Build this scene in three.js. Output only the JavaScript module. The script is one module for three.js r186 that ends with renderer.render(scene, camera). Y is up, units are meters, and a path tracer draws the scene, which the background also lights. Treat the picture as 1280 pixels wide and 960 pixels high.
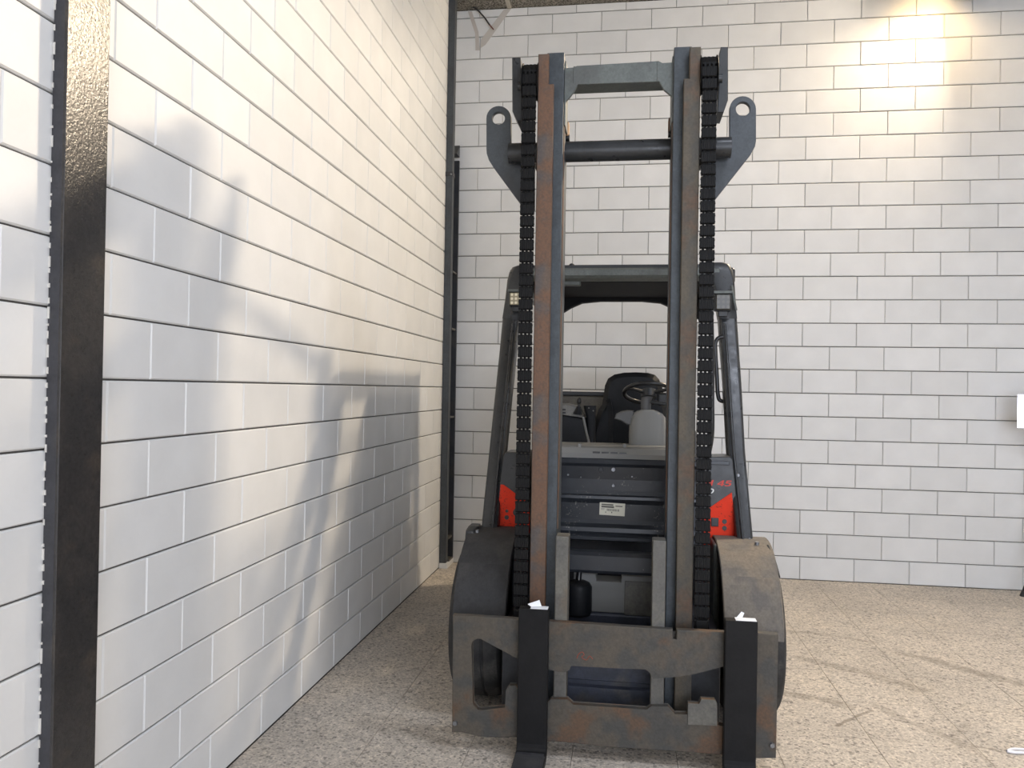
import * as THREE from 'three';
import { RoundedBoxGeometry } from 'three/addons/geometries/RoundedBoxGeometry.js';
import { mergeGeometries, mergeVertices, toCreasedNormals } from 'three/addons/utils/BufferGeometryUtils.js';
import { RectAreaLightUniformsLib } from 'three/addons/lights/RectAreaLightUniformsLib.js';
import { FontLoader } from 'three/addons/loaders/FontLoader.js';
import { TextGeometry } from 'three/addons/geometries/TextGeometry.js';

// ───────────────────────── camera, lights, exposure ─────────────────────────
RectAreaLightUniformsLib.init();
const scene = new THREE.Scene();
const FOCAL = 972.77;                                   // pixels, for a 1280 x 960 frame
const camera = new THREE.PerspectiveCamera(2 * Math.atan(480 / FOCAL) * 180 / Math.PI, 4 / 3, 0.05, 60);
camera.position.set(1.60316, 1.58445, 6.95288);
camera.rotation.order = 'YXZ';
camera.rotation.set(0.0070089, 0.14485, 0.0167794);
camera.updateMatrixWorld(true);

const renderer = new THREE.WebGLRenderer();
renderer.toneMapping = THREE.LinearToneMapping;
renderer.toneMappingExposure = 1.0;
renderer.shadowMap.enabled = true;

const ROOM = { x1: 9.0, z1: 12.0, h: 5.047 };
const FLOODS = [                                          // warm floodlights up by the block wall, outside the frame
  { pos: [4.55, 4.955, 0.27], aim: [2.35, 4.555, 3.59], w: 0.5, h: 0.14, color: 0xffeacc, power: 1180, label: 'warm floodlight under the ceiling at the wall, the farther from the long block wall' },
  { pos: [3.78, 4.93, 0.6], aim: [2.0, 4.3, 3.9], w: 0.3, h: 0.2, color: 0xffeacc, power: 300, label: 'warm floodlight under the ceiling at the wall, the nearer to the long block wall' },
];
const ADDED_SPOT = { pos: [4.1, 4.97, 0.42], aim: [4.03, 4.56, 0], color: 0xffcf7e, power: 1.8 };  // added spot that makes the warm glow on the wall
const FILL_LAMPS = { color: 0xe9f0ff, power: 38, w: 1.5, d: 0.3, spots: [[3.0, 4.8], [5.2, 5.4], [3.4, 8.2]] };  // unseen overhead lamps added as neutral fill
const FILL_DOOR = { x0: 1.6, x1: 7.4, y1: 4.2, color: 0xe6eeff, power: 3.7 };  // unseen glowing door added as broad frontal fill
const LED = { color: 0xdfe6ff, power: 6 };

// ───────────────────────── helpers ─────────────────────────
let seed = 12345;
const rnd = () => { seed = (seed * 1664525 + 1013904223) >>> 0; return seed / 4294967296; };
const V = (x, y, z) => new THREE.Vector3(x, y, z);
// a pixel of the photograph turned into the point where its sight line meets a plane (axis 0 x, 1 y, 2 z)
function hit(px, py, axis, value) {
  const d = V((px - 640) / FOCAL, -(py - 480) / FOCAL, -1).applyQuaternion(camera.quaternion);
  const o = camera.position, k = ['x', 'y', 'z'][axis];
  return o.clone().addScaledVector(d, (value - o[k]) / d[k]);
}
const at = (px, py, z) => hit(px, py, 2, z);
const onFloor = (px, py) => hit(px, py, 1, 0);

const taken = {};
const numbered = n => { const k = taken[n] = (taken[n] ?? -1) + 1; return k ? `${n}_${String(k).padStart(3, '0')}` : n; };
function mesh(name, geo, mat, parent = scene) {
  const m = new THREE.Mesh(geo, mat);
  m.name = parent === scene ? numbered(name) : name;
  m.castShadow = m.receiveShadow = true;
  parent.add(m);
  return m;
}
function group(name, parent = scene, pos) {
  const g = new THREE.Group(); g.name = parent === scene ? numbered(name) : name;
  if (pos) g.position.set(...pos);
  parent.add(g); return g;
}
function tag(o, label, category, kind) {
  o.userData.label = label;
  if (category) o.userData.category = category;
  if (kind) o.userData.kind = kind;
  return o;
}
const structure = o => { o.userData.kind = 'structure'; return o; };
// texture coordinates in metres, by the way each face points
function metreUV(g, k = 1, ox = 0, oy = 0) {
  if (g.index) g = g.toNonIndexed();
  const p = g.attributes.position, uv = new Float32Array(p.count * 2);
  const a = V(), b = V(), c = V();
  for (let i = 0; i < p.count; i += 3) {
    a.fromBufferAttribute(p, i); b.fromBufferAttribute(p, i + 1); c.fromBufferAttribute(p, i + 2);
    const n = b.clone().sub(a).cross(c.clone().sub(a));
    const ax = Math.abs(n.x), ay = Math.abs(n.y), az = Math.abs(n.z);
    [a, b, c].forEach((q, j) => {
      const t = ax > ay && ax > az ? [q.z, q.y] : ay > az ? [q.x, q.z] : [q.x, q.y];
      uv[(i + j) * 2] = t[0] * k + ox; uv[(i + j) * 2 + 1] = t[1] * k + oy;
    });
  }
  g.setAttribute('uv', new THREE.BufferAttribute(uv, 2));
  return g;
}
const bx = (x0, x1, y0, y1, z0, z1, r = 0.003) => {
  const w = x1 - x0, h = y1 - y0, d = z1 - z0, m = Math.min(w, h, d) * 0.45;
  const g = r > 0 ? new RoundedBoxGeometry(w, h, d, 2, Math.min(r, m)) : new THREE.BoxGeometry(w, h, d);
  return g.translate((x0 + x1) / 2, (y0 + y1) / 2, (z0 + z1) / 2);
};
const shapeOf = (pts, holes = []) => {
  const s = new THREE.Shape(pts.map(p => new THREE.Vector2(p[0], p[1])));
  for (const h of holes) s.holes.push(new THREE.Path(h.map(p => new THREE.Vector2(p[0], p[1]))));
  return s;
};
// outline in the XY plane, given depth from z0 to z1
function plate(pts, z0, z1, holes = [], bevel = 0.002) {
  const g = new THREE.ExtrudeGeometry(shapeOf(pts, holes), { depth: z1 - z0 - 2 * bevel, bevelEnabled: bevel > 0, bevelThickness: bevel, bevelSize: bevel, bevelOffset: -bevel, bevelSegments: 1, curveSegments: 8 });
  return g.translate(0, 0, z0 + bevel);
}
// outline given as (z, y), run along X
function profile(zy, x0, x1, bevel = 0.002) {
  const g = new THREE.ExtrudeGeometry(shapeOf(zy.map(([z, y]) => [-z, y])), { depth: x1 - x0 - 2 * bevel, bevelEnabled: bevel > 0, bevelThickness: bevel, bevelSize: bevel, bevelOffset: -bevel, bevelSegments: 1 });
  return g.translate(0, 0, x0 + bevel).rotateY(Math.PI / 2);
}
function rod(a, b, r0, r1 = r0, seg = 20) {
  const A = V(...a), B = V(...b), d = B.clone().sub(A);
  const g = new THREE.CylinderGeometry(r1, r0, d.length(), seg);
  g.applyQuaternion(new THREE.Quaternion().setFromUnitVectors(V(0, 1, 0), d.clone().normalize()));
  return g.translate(...A.add(B).multiplyScalar(0.5).toArray());
}
const tube = (pts, r, n = 40, seg = 10) => new THREE.TubeGeometry(new THREE.CatmullRomCurve3(pts.map(p => V(...p))), n, r, seg);
// lathe about an X axis through (y, z): profile of [x, radius]
function turnX(xr, y, z, seg = 40) {
  const g = new THREE.LatheGeometry(xr.map(([x, r]) => new THREE.Vector2(r, x)), seg);
  return g.rotateZ(-Math.PI / 2).translate(0, y, z);
}
// rounded rectangles stacked along Y: [y, x0, x1, z0, z1, r]
function loft(sections, n = 4) {
  const rings = sections.map(([y, x0, x1, z0, z1, r]) => {
    const out = [];
    for (const [cx, cz, a0] of [[x1 - r, z1 - r, 0], [x0 + r, z1 - r, 1], [x0 + r, z0 + r, 2], [x1 - r, z0 + r, 3]])
      for (let i = 0; i <= n; i++) { const a = (a0 + i / n) * Math.PI / 2; out.push([cx + r * Math.cos(a), y, cz + r * Math.sin(a)]); }
    return out;
  });
  const N = rings[0].length, pos = [], idx = [];
  rings.forEach(r => r.forEach(p => pos.push(...p)));
  for (let k = 0; k < rings.length - 1; k++) for (let i = 0; i < N; i++) {
    const a = k * N + i, b = k * N + (i + 1) % N;
    idx.push(a, a + N, b, b, a + N, b + N);
  }
  for (const [k, flip] of [[0, false], [rings.length - 1, true]]) {
    const c = pos.length / 3, R = rings[k], m = [0, 0, 0];
    R.forEach(p => p.forEach((v, j) => m[j] += v / N)); pos.push(...m);
    for (let i = 0; i < N; i++) { const a = k * N + i, b = k * N + (i + 1) % N; flip ? idx.push(c, b, a) : idx.push(c, a, b); }
  }
  const g = new THREE.BufferGeometry();
  g.setAttribute('position', new THREE.Float32BufferAttribute(pos, 3)); g.setIndex(idx);
  g.computeVertexNormals();
  return toCreasedNormals(g, 0.7);
}
const bare = g => { const q = g.index ? g.toNonIndexed() : g.clone(); for (const k of Object.keys(q.attributes)) if (!['position', 'normal'].includes(k)) q.deleteAttribute(k); return q; };
const join = list => mergeGeometries(list.map(bare));

// ───────────────────────── procedural textures ─────────────────────────
function noiseGrid(n, s) { let q = s; const a = new Float32Array(n * n); for (let i = 0; i < a.length; i++) { q = (q * 1664525 + 1013904223) >>> 0; a[i] = q / 4294967296; } return a; }
const GRID = [0, 1, 2, 3].map(i => noiseGrid(256, 77 + i * 991));
function vn(x, y, per, g) {
  const G = GRID[g & 3], xi = Math.floor(x), yi = Math.floor(y), fx = x - xi, fy = y - yi;
  const w = v => ((v % per) + per) % per & 255;
  const sx = fx * fx * (3 - 2 * fx), sy = fy * fy * (3 - 2 * fy);
  const a = G[w(yi) * 256 + w(xi)], b = G[w(yi) * 256 + w(xi + 1)], c = G[w(yi + 1) * 256 + w(xi)], d = G[w(yi + 1) * 256 + w(xi + 1)];
  return a + (b - a) * sx + (c - a) * sy + (a - b - c + d) * sx * sy;
}
function fbm(u, v, f, oct, g = 0) { let s = 0, a = 0.5, t = 0; for (let i = 0; i < oct; i++) { s += a * vn(u * f, v * f, f, g + i); t += a; a *= 0.5; f = Math.min(256, f * 2); } return s / t; }
const mix = (a, b, t) => a.map((x, i) => x + (b[i] - x) * t);
const clamp = (x, a = 0, b = 1) => Math.min(b, Math.max(a, x));
const step = (a, b, x) => { const t = clamp((x - a) / (b - a)); return t * t * (3 - 2 * t); };
function texture(n, fn, { srgb = true, repeat = [1, 1] } = {}) {
  const d = new Uint8Array(n * n * 4);
  for (let j = 0; j < n; j++) for (let i = 0; i < n; i++) {
    const c = fn(i / n, j / n, i, j), k = (j * n + i) * 4;
    d[k] = clamp(c[0], 0, 255); d[k + 1] = clamp(c[1], 0, 255); d[k + 2] = clamp(c[2], 0, 255); d[k + 3] = 255;
  }
  const t = new THREE.DataTexture(d, n, n);
  t.wrapS = t.wrapT = THREE.RepeatWrapping; t.magFilter = THREE.LinearFilter; t.minFilter = THREE.LinearMipmapLinearFilter; t.generateMipmaps = true;
  if (srgb) t.colorSpace = THREE.SRGBColorSpace;
  t.repeat.set(...repeat); t.needsUpdate = true;
  return t;
}
const grey = v => [v, v, v];
const std = o => new THREE.MeshStandardMaterial(o);
const dull = o => new THREE.MeshPhysicalMaterial({ specularIntensity: 0.45, ...o });   // matt blacks with a weak sheen

// painted masonry: faint roller grain and a few scuffs
const paintBump = texture(512, (u, v) => grey(255 * (0.6 * fbm(u, v, 64, 3) + 0.4 * fbm(u, v, 12, 3, 2))), { srgb: false, repeat: [1.4, 1.4] });
const paintMap = c => texture(512, (u, v) => {
  const m = fbm(u, v, 6, 4, 1);
  return c.map((x, i) => x * (0.965 + 0.05 * m));
}, { repeat: [0.9, 0.9] });
const blockMats = [[232, 232, 230], [229, 229, 227], [235, 235, 233]].map(c => std({ map: paintMap(c), bumpMap: paintBump, bumpScale: 0.00025, roughness: 0.5 }));
const mortarMat = std({ color: 0x5d5b58, roughness: 0.9 });
const plainWall = std({ color: 0xdedcd6, roughness: 0.7 });

// terrazzo-like floor slabs: speckle, worn patches and dark drag marks
const FLOORSPAN = 6.4;
const marks = [
  [[1128, 817], [1170, 826], [1210, 838], [1282, 856], 0.055, 0.5],
  [[1003, 823], [1040, 832], [1085, 842], [1150, 862], 0.05, 0.42],
  [[984, 866], [1010, 871], [1036, 876], [1058, 881], 0.04, 0.45],
  [[1046, 907], [1062, 899], [1075, 893], [1088, 888], 0.012, 0.7],
  [[1098, 884], [1135, 902], [1170, 916], [1214, 936], 0.035, 0.34],
  [[1190, 921], [1214, 932], [1240, 936], [1250, 940], 0.012, 0.5],
  [[965, 787], [1000, 790], [1040, 794], [1090, 803], 0.03, 0.28],
  [[1210, 905], [1190, 921], [1215, 936], [1245, 960], 0.02, 0.25],
  [[450, 905], [500, 915], [540, 925], [560, 935], 0.05, 0.22],
  [[545, 722], [560, 725], [572, 735], [575, 745], 0.06, 0.2],
].map(m => ({ pts: m.slice(0, 4).map(q => { const p = onFloor(...q); return [p.x, p.z]; }), w: m[4], k: m[5] })).map(m => ({ ...m, box: [0, 1].flatMap(k => [Math.min(...m.pts.map(q => q[k])) - m.w * 2, Math.max(...m.pts.map(q => q[k])) + m.w * 2]) }));
function markAt(x, z) {
  let best = 0;
  for (const m of marks) if (x > m.box[0] && x < m.box[1] && z > m.box[2] && z < m.box[3]) for (let i = 0; i < 3; i++) {
    const [ax, az] = m.pts[i], [bx2, bz] = m.pts[i + 1], dx = bx2 - ax, dz = bz - az;
    const t = clamp(((x - ax) * dx + (z - az) * dz) / (dx * dx + dz * dz));
    const d = Math.hypot(x - ax - t * dx, z - az - t * dz);
    if (d < m.w * 2) {
      const e = vn(x * 22, z * 22, 256, 1) * 0.9 + vn(x * 70, z * 70, 256, 2) * 0.5;
      const streak = vn(x * 9 + z * 46, z * 9 - x * 46, 256, 0);
      best = Math.max(best, m.k * (1 - step(m.w * 0.5 * (0.2 + e), m.w * (0.45 + 1.1 * e), d)) * (0.3 + 0.7 * streak));
    }
  }
  return best;
}
const speck = noiseGrid(2048, 4242);
const floorMap = texture(1600, (u, v, i, j) => {
  const x = u * FLOORSPAN, z = v * FLOORSPAN;
  const s = speck[j * 2048 + i], s2 = speck[(j >> 1) * 2048 + (i >> 1)], s3 = speck[(j >> 2) * 2048 + (i >> 2) + 777];
  let c = mix([200, 190, 177], [182, 173, 161], fbm(u, v, 9, 4, 0));
  c = mix(c, [208, 196, 179], 0.35 * step(0.5, 0.75, fbm(u, v, 24, 3, 2)));
  let f = 0.76 + 0.2 * s + 0.2 * s2 + 0.12 * s3;
  if (s2 > 0.93) f *= 0.66; if (s3 > 0.965) f *= 0.72; if (s2 < 0.05) f *= 1.2;
  f *= 1 - 0.05 * step(0.5, 0.75, fbm(u, v, 14, 3, 3));
  const m = markAt(x, z);
  return mix(c.map(q => q * f), [108, 98, 86], m);
});
floorMap.repeat.set(1 / FLOORSPAN, 1 / FLOORSPAN);
const floorBump = texture(512, (u, v, i, j) => grey(255 * (0.5 * speck[(j >> 1) * 512 + (i >> 1)] + 0.5 * fbm(u, v, 64, 2))), { srgb: false, repeat: [1.2, 1.2] });
const floorMat = std({ map: floorMap, bumpMap: floorBump, bumpScale: 0.001, roughness: 0.62 });
const groutMat = std({ color: 0x756b5f, roughness: 0.9 });
const slabMat = std({ color: 0xa39784, roughness: 0.8 });

// wood-wool ceiling board
const woolMap = texture(512, (u, v) => { const n = fbm(u, v, 60, 3, 1), k = fbm(u, v, 150, 2, 2); const f = step(0.3, 0.7, 0.5 * n + 0.5 * k); return mix([72, 68, 60], [172, 166, 154], f); }, { repeat: [1.6, 1.6] });
const woolMat = std({ map: woolMap, bumpMap: woolMap, bumpScale: 0.006, roughness: 0.95 });

// worn steel: mill scale, rust, rubbed patches
const steelTex = (a, b, rust, share, n = 256, o = {}) => texture(n, (u, v) => {
  const m = fbm(u, v, 8, 5, 0), r = fbm(u, v, 5, 5, 2), f = fbm(u, v, 90, 2, 1), sc = fbm(u * 1, v, 30, 2, 3);
  let c = mix(a, b, step(0.35, 0.65, m));
  c = mix(c, rust, step(1 - share - 0.1, 1 - share + 0.12, r) * (0.55 + 0.45 * f));
  const g = 0.92 + 0.16 * f - 0.05 * step(0.6, 0.75, sc);
  return c.map(x => x * g);
}, { repeat: [1.7, 1.7], ...o });
const roughTex = (lo, hi) => texture(256, (u, v) => { const m = lo + (hi - lo) * fbm(u, v, 14, 4, 1); return [255, 255 * m, 0]; }, { srgb: false, repeat: [2, 2] });
const steelBump = texture(256, (u, v) => grey(255 * fbm(u, v, 40, 4, 2)), { srgb: false, repeat: [3, 3] });
const railRust = std({ map: steelTex([100, 85, 74], [86, 80, 77], [110, 80, 60], 0.6), bumpMap: steelBump, bumpScale: 0.0006, roughness: 0.6, metalness: 0.25 });
const railBlue = std({ map: steelTex([74, 80, 84], [66, 71, 75], [84, 78, 72], 0.22), bumpMap: steelBump, bumpScale: 0.0004, roughness: 0.5, metalness: 0.3 });
const railOlive = std({ map: steelTex([86, 79, 67], [75, 72, 66], [94, 72, 56], 0.4), bumpMap: steelBump, bumpScale: 0.0005, roughness: 0.6, metalness: 0.25 });
const carriageMat = std({ map: steelTex([86, 80, 71], [73, 72, 69], [100, 76, 58], 0.32), bumpMap: steelBump, bumpScale: 0.0008, roughness: 0.62, metalness: 0.2 });
const uprightMat = std({ map: steelTex([108, 106, 99], [96, 95, 91], [104, 94, 80], 0.25), bumpMap: steelBump, bumpScale: 0.0004, roughness: 0.55, metalness: 0.25 });
const greyPaint = std({ map: steelTex([98, 103, 100], [92, 97, 94], [86, 88, 86], 0.35), bumpMap: steelBump, bumpScale: 0.0003, roughness: 0.5, metalness: 0.05 });
const earPaint = std({ map: steelTex([72, 77, 81], [67, 71, 75], [63, 65, 68], 0.3), roughness: 0.55, metalness: 0.05 });
const framePaint = std({ map: steelTex([54, 56, 58], [49, 51, 53], [62, 62, 61], 0.2), roughnessMap: roughTex(0.25, 0.6), roughness: 0.8, metalness: 0.1 });
const speckled = texture(512, (u, v, i, j) => {
  const m = fbm(u, v, 8, 4, 0); let c = mix([50, 54, 60], [42, 45, 50], m);
  const d = step(0.74, 0.80, fbm(u, v, 60, 2, 1)) * step(0.5, 0.7, fbm(u, v, 6, 3, 2));
  return mix(c, [150, 146, 134], d * 0.6);
}, { repeat: [2.2, 2.2] });
const cowlPaint = std({ map: speckled, roughness: 0.3, metalness: 0.1 });
const darkPaint = std({ map: steelTex([52, 54, 58], [46, 48, 52], [62, 60, 58], 0.3), roughness: 0.55 });
const deepBlue = std({ map: steelTex([62, 66, 78], [52, 56, 66], [78, 76, 74], 0.3), roughness: 0.45, metalness: 0.1 });
const orangePaint = std({ map: texture(256, (u, v) => { const m = fbm(u, v, 10, 4, 1), s = step(0.72, 0.8, fbm(u, v, 40, 2, 2)); return mix([240, 52, 4], [226, 48, 4], m).map(x => x * (1 - 0.2 * s)); }, { repeat: [3, 3] }), roughness: 0.7 });
const forkPaint = dull({ map: steelTex([27, 27, 28], [23, 23, 24], [31, 30, 30], 0.22), bumpMap: steelBump, bumpScale: 0.0003, roughness: 0.62, metalness: 0 });
const forkSheen = std({ map: steelTex([68, 68, 70], [58, 58, 60], [76, 75, 74], 0.3), roughness: 0.55, metalness: 0.1 });  // blade grey, lightened to hold a painted grazing sheen
const forkHeel = std({ map: steelTex([96, 96, 98], [70, 70, 74], [120, 120, 122], 0.3), roughness: 0.45, metalness: 0.4 });  // lighter grey metal for the band at the heel
const chainMat = dull({ map: steelTex([20, 20, 20], [15, 15, 15], [28, 26, 24], 0.25), roughness: 0.55, metalness: 0.2 });
const rubber = std({ map: steelTex([56, 56, 57], [50, 50, 51], [66, 65, 64], 0.3), bumpMap: steelBump, bumpScale: 0.0008, roughness: 0.75 });
const tyreMat = std({ map: steelTex([60, 59, 58], [46, 46, 46], [84, 82, 78], 0.35), bumpMap: steelBump, bumpScale: 0.001, roughness: 0.85 });
const dustyRubber = std({ map: steelTex([116, 109, 99], [104, 99, 93], [124, 113, 99], 0.4), bumpMap: steelBump, bumpScale: 0.0006, roughness: 0.75 });
const plasticGrey = std({ color: 0x7d7d7a, bumpMap: steelBump, bumpScale: 0.0002, roughness: 0.55 });
const plasticDark = std({ color: 0x2e3032, roughness: 0.45 });
const blackVinyl = dull({ map: steelTex([27, 29, 32], [23, 25, 28], [35, 35, 37], 0.3), bumpMap: steelBump, bumpScale: 0.0005, roughness: 0.5 });
const roofBlack = dull({ color: 0x17181b, roughness: 0.8 });
const blackGloss = std({ color: 0x1b1c1e, roughness: 0.3 });
const chrome = std({ color: 0x85878a, roughness: 0.4, metalness: 0.7 });
const columnPaint = std({ map: steelTex([58, 56, 55], [52, 51, 51], [70, 64, 58], 0.3), bumpMap: texture(512, (u, v) => grey(255 * (0.7 * fbm(u, v, 50, 3, 1) + 0.3 * fbm(u, v, 200, 1, 2))), { srgb: false, repeat: [3, 3] }), bumpScale: 0.0009, roughness: 0.25, metalness: 0.0 });
const columnSide = std({ map: steelTex([62, 62, 66], [56, 56, 60], [70, 68, 66], 0.25), bumpMap: steelBump, bumpScale: 0.0004, roughness: 0.5 });
const cableMat = std({ color: 0x2b2a29, roughness: 0.5 });
const paper = std({ color: 0xf1f3f6, roughness: 0.7 });

// ───────────────────────── masonry walls ─────────────────────────
const COURSE = 0.2, BOTTOM = 0.1945, LEN = 0.44, GAP = 0.003, BED = 0.0065;
const rows = [];                                          // [row number counted from the ceiling, y0, y1]
rows.push([-1, 4.972, ROOM.h]);
for (let r = 0; r < 24; r++) rows.push([r, BOTTOM + (23 - r) * COURSE, r === 0 ? 4.972 : BOTTOM + (24 - r) * COURSE]);
rows.push([24, 0, BOTTOM]);
const blockCache = {};
function blockGeo(w, h, variant) {
  const key = `${w.toFixed(3)}_${h.toFixed(3)}_${variant}`;
  if (blockCache[key]) return blockCache[key];
  const b = 0.0045, d = 0.0055, D = 0.03, x = w / 2, y = h / 2;
  const F = [[-x + b, -y + b, 0], [x - b, -y + b, 0], [x - b, y - b, 0], [-x + b, y - b, 0]];
  const E = [[-x, -y, -d], [x, -y, -d], [x, y, -d], [-x, y, -d]], B = E.map(q => [q[0], q[1], -D]);
  const pos = [], quad = (p, q, r, s) => pos.push(...p, ...q, ...r, ...p, ...r, ...s);
  quad(F[0], F[1], F[2], F[3]);
  for (let i = 0; i < 4; i++) { const k = (i + 1) % 4; quad(E[i], E[k], F[k], F[i]); quad(B[i], B[k], E[k], E[i]); }
  const g = new THREE.BufferGeometry();
  g.setAttribute('position', new THREE.Float32BufferAttribute(pos, 3));
  g.computeVertexNormals();
  return blockCache[key] = metreUV(g, 1, variant * 0.37, variant * 0.61);
}
const proj = new THREE.Matrix4().multiplyMatrices(camera.projectionMatrix, camera.matrixWorldInverse);
function screenArea(corners) {
  let x0 = 9, x1 = -9, y0 = 9, y1 = -9;
  for (const c of corners) {
    const q = V(...c).applyMatrix4(camera.matrixWorldInverse);
    if (q.z > -0.1) return 0;
    const s = V(...c).applyMatrix4(proj);
    x0 = Math.min(x0, s.x); x1 = Math.max(x1, s.x); y0 = Math.min(y0, s.y); y1 = Math.max(y1, s.y);
  }
  const w = Math.min(1, x1) - Math.max(-1, x0), h = Math.min(1, y1) - Math.max(-1, y0);
  return w > 0 && h > 0 ? w * h : 0;
}
function buildWall(wall, length, phaseOdd, toWorld, place) {
  const all = [];
  for (const [r, y0, y1] of rows) {
    const ph = phaseOdd + (Math.abs(r) % 2 ? 0 : LEN / 2) + (rnd() - 0.5) * 0.008;
    let a = 0;
    const cuts = [];
    for (let c = ph - Math.ceil(ph / LEN) * LEN; c < length + LEN; c += LEN) if (c > 0.03 && c < length - 0.03) cuts.push(c);
    cuts.push(length);
    for (const c of cuts) {
      const w = Math.round((c - a - GAP) * 1000) / 1000, h = Math.round((y1 - y0 - BED) * 1000) / 1000, u = (a + c) / 2, y = (y0 + y1) / 2;
      all.push({ w, h, u, y, area: screenArea([[a, y0], [c, y0], [a, y1], [c, y1]].map(q => toWorld(...q))), v: Math.floor(rnd() * 5), m: Math.floor(rnd() * 3), out: (rnd() - 0.5) * 0.0016 });
      a = c;
    }
  }
  all.sort((p, q) => q.area - p.area);
  const rest = [];
  all.forEach((b, i) => {
    const g = blockGeo(b.w, b.h, b.v);
    if (i < 300 && b.area > 0) place(mesh('block', g, blockMats[b.m], wall), b);
    else { const t = new THREE.Object3D(); place(t, b); t.updateMatrix(); rest.push(g.clone().applyMatrix4(t.matrix)); }
  });
  if (rest.length) { const m = mesh('block_field', mergeGeometries(rest), blockMats[0], wall); m.userData.kind = 'stuff'; }
}
// the wall behind the truck stands on z = 0, the long wall beside it on x = 0
const wallBack = structure(group('wall_back'));
tag(wallBack, 'white painted block wall behind the forklift');
mesh('core', bx(-0.3, ROOM.x1 + 0.3, -0.3, ROOM.h, -0.3, -0.013, 0), mortarMat, wallBack);
buildWall(wallBack, ROOM.x1, 0.2392, (u, y) => [u, y, 0], (m, b) => m.position.set(b.u, b.y, b.out));
const wallLeft = structure(group('wall_left'));
tag(wallLeft, 'white painted block wall along the forklift side');
mesh('core', bx(-0.3, -0.013, -0.3, ROOM.h, -0.013, ROOM.z1 + 0.3, 0), mortarMat, wallLeft);
buildWall(wallLeft, ROOM.z1, 4.7236, (u, y) => [0, y, u], (m, b) => { m.position.set(b.out, b.y, b.u); m.rotation.y = Math.PI / 2; });
// the rest of the hall, outside the frame
const wallRight = structure(mesh('wall_right', bx(ROOM.x1, ROOM.x1 + 0.3, -0.3, ROOM.h, 0, ROOM.z1 + 0.3, 0), plainWall));
tag(wallRight, 'plain white wall on the far side of the hall');
const wallFront = structure(mesh('wall_front', join([bx(0, FILL_DOOR.x0, -0.3, ROOM.h, ROOM.z1, ROOM.z1 + 0.3, 0), bx(FILL_DOOR.x1, ROOM.x1, -0.3, ROOM.h, ROOM.z1, ROOM.z1 + 0.3, 0), bx(FILL_DOOR.x0, FILL_DOOR.x1, FILL_DOOR.y1, ROOM.h, ROOM.z1, ROOM.z1 + 0.3, 0), bx(FILL_DOOR.x0, FILL_DOOR.x1, -0.3, 0, ROOM.z1, ROOM.z1 + 0.3, 0)]), plainWall));
tag(wallFront, 'plain white wall closing the hall behind the viewer');
{
  const d = structure(group('added_door_1', scene, [(FILL_DOOR.x0 + FILL_DOOR.x1) / 2, 0, ROOM.z1 + 0.1]));  // added behind the viewer to brighten the back wall
  tag(d, 'wide unseen translucent sectional door, added for its daylight');
  const w = (FILL_DOOR.x1 - FILL_DOOR.x0) / 2, skin = std({ color: 0xe8ecf0, emissive: FILL_DOOR.color, emissiveIntensity: 1.2, roughness: 0.6 });
  for (let k = 0; k < 7; k++) mesh('panel', bx(-w + 0.002, w - 0.002, k * 0.6 + 0.004, (k + 1) * 0.6 - 0.004, -0.02, 0.02, 0.004), skin, d);
  const l = new THREE.RectAreaLight(FILL_DOOR.color, FILL_DOOR.power, 2 * w - 0.1, FILL_DOOR.y1 - 0.1); l.name = 'daylight_fill'; l.castShadow = true;
  l.position.set(0, FILL_DOOR.y1 / 2, -0.03); d.add(l);
}
const ceiling = structure(mesh('ceiling', metreUV(bx(-0.3, ROOM.x1 + 0.3, ROOM.h, ROOM.h + 0.3, -0.3, ROOM.z1 + 0.3, 0)), woolMat));
tag(ceiling, 'grey wood-wool board ceiling');

// ───────────────────────── floor of square slabs ─────────────────────────
const floor = structure(group('floor'));
tag(floor, 'speckled grey-brown floor slabs with dark drag marks');
mesh('bed', bx(0, ROOM.x1, -0.3, -0.006, 0, ROOM.z1, 0), groutMat, floor);
{
  const T = 0.45, ox = 0.048, oz = 0.0, g = 0.0012, rest = [];
  const xs = [0], zs = [0];
  for (let x = ox; x < ROOM.x1 - 0.05; x += T) if (x > 0.05) xs.push(x); xs.push(ROOM.x1);
  for (let z = T; z < ROOM.z1 - 0.05; z += T) zs.push(z); zs.push(ROOM.z1);
  const list = [];
  for (let i = 0; i < xs.length - 1; i++) for (let k = 0; k < zs.length - 1; k++) {
    const c = [xs[i] + g, xs[i + 1] - g, zs[k] + g, zs[k + 1] - g];
    list.push([screenArea([[c[0], 0, c[2]], [c[1], 0, c[2]], [c[0], 0, c[3]], [c[1], 0, c[3]]]) || (c[3] > 4.3 ? 0 : 0), c]);
  }
  list.sort((a, b) => b[0] - a[0]);
  list.forEach(([area, [x0, x1, z0, z1]], i) => {
    const gg = metreUV(bx(x0, x1, -0.03, (rnd() - 0.5) * 0.0008, z0, z1, 0));
    if (area > 0 && i < 300) mesh('slab', gg, floorMat, floor); else rest.push(gg);
  });
  mesh('slab_field', mergeGeometries(rest.map(q => { q.deleteAttribute('normal'); q.computeVertexNormals(); return q; })), floorMat, floor).userData.kind = 'stuff';
}

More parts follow.
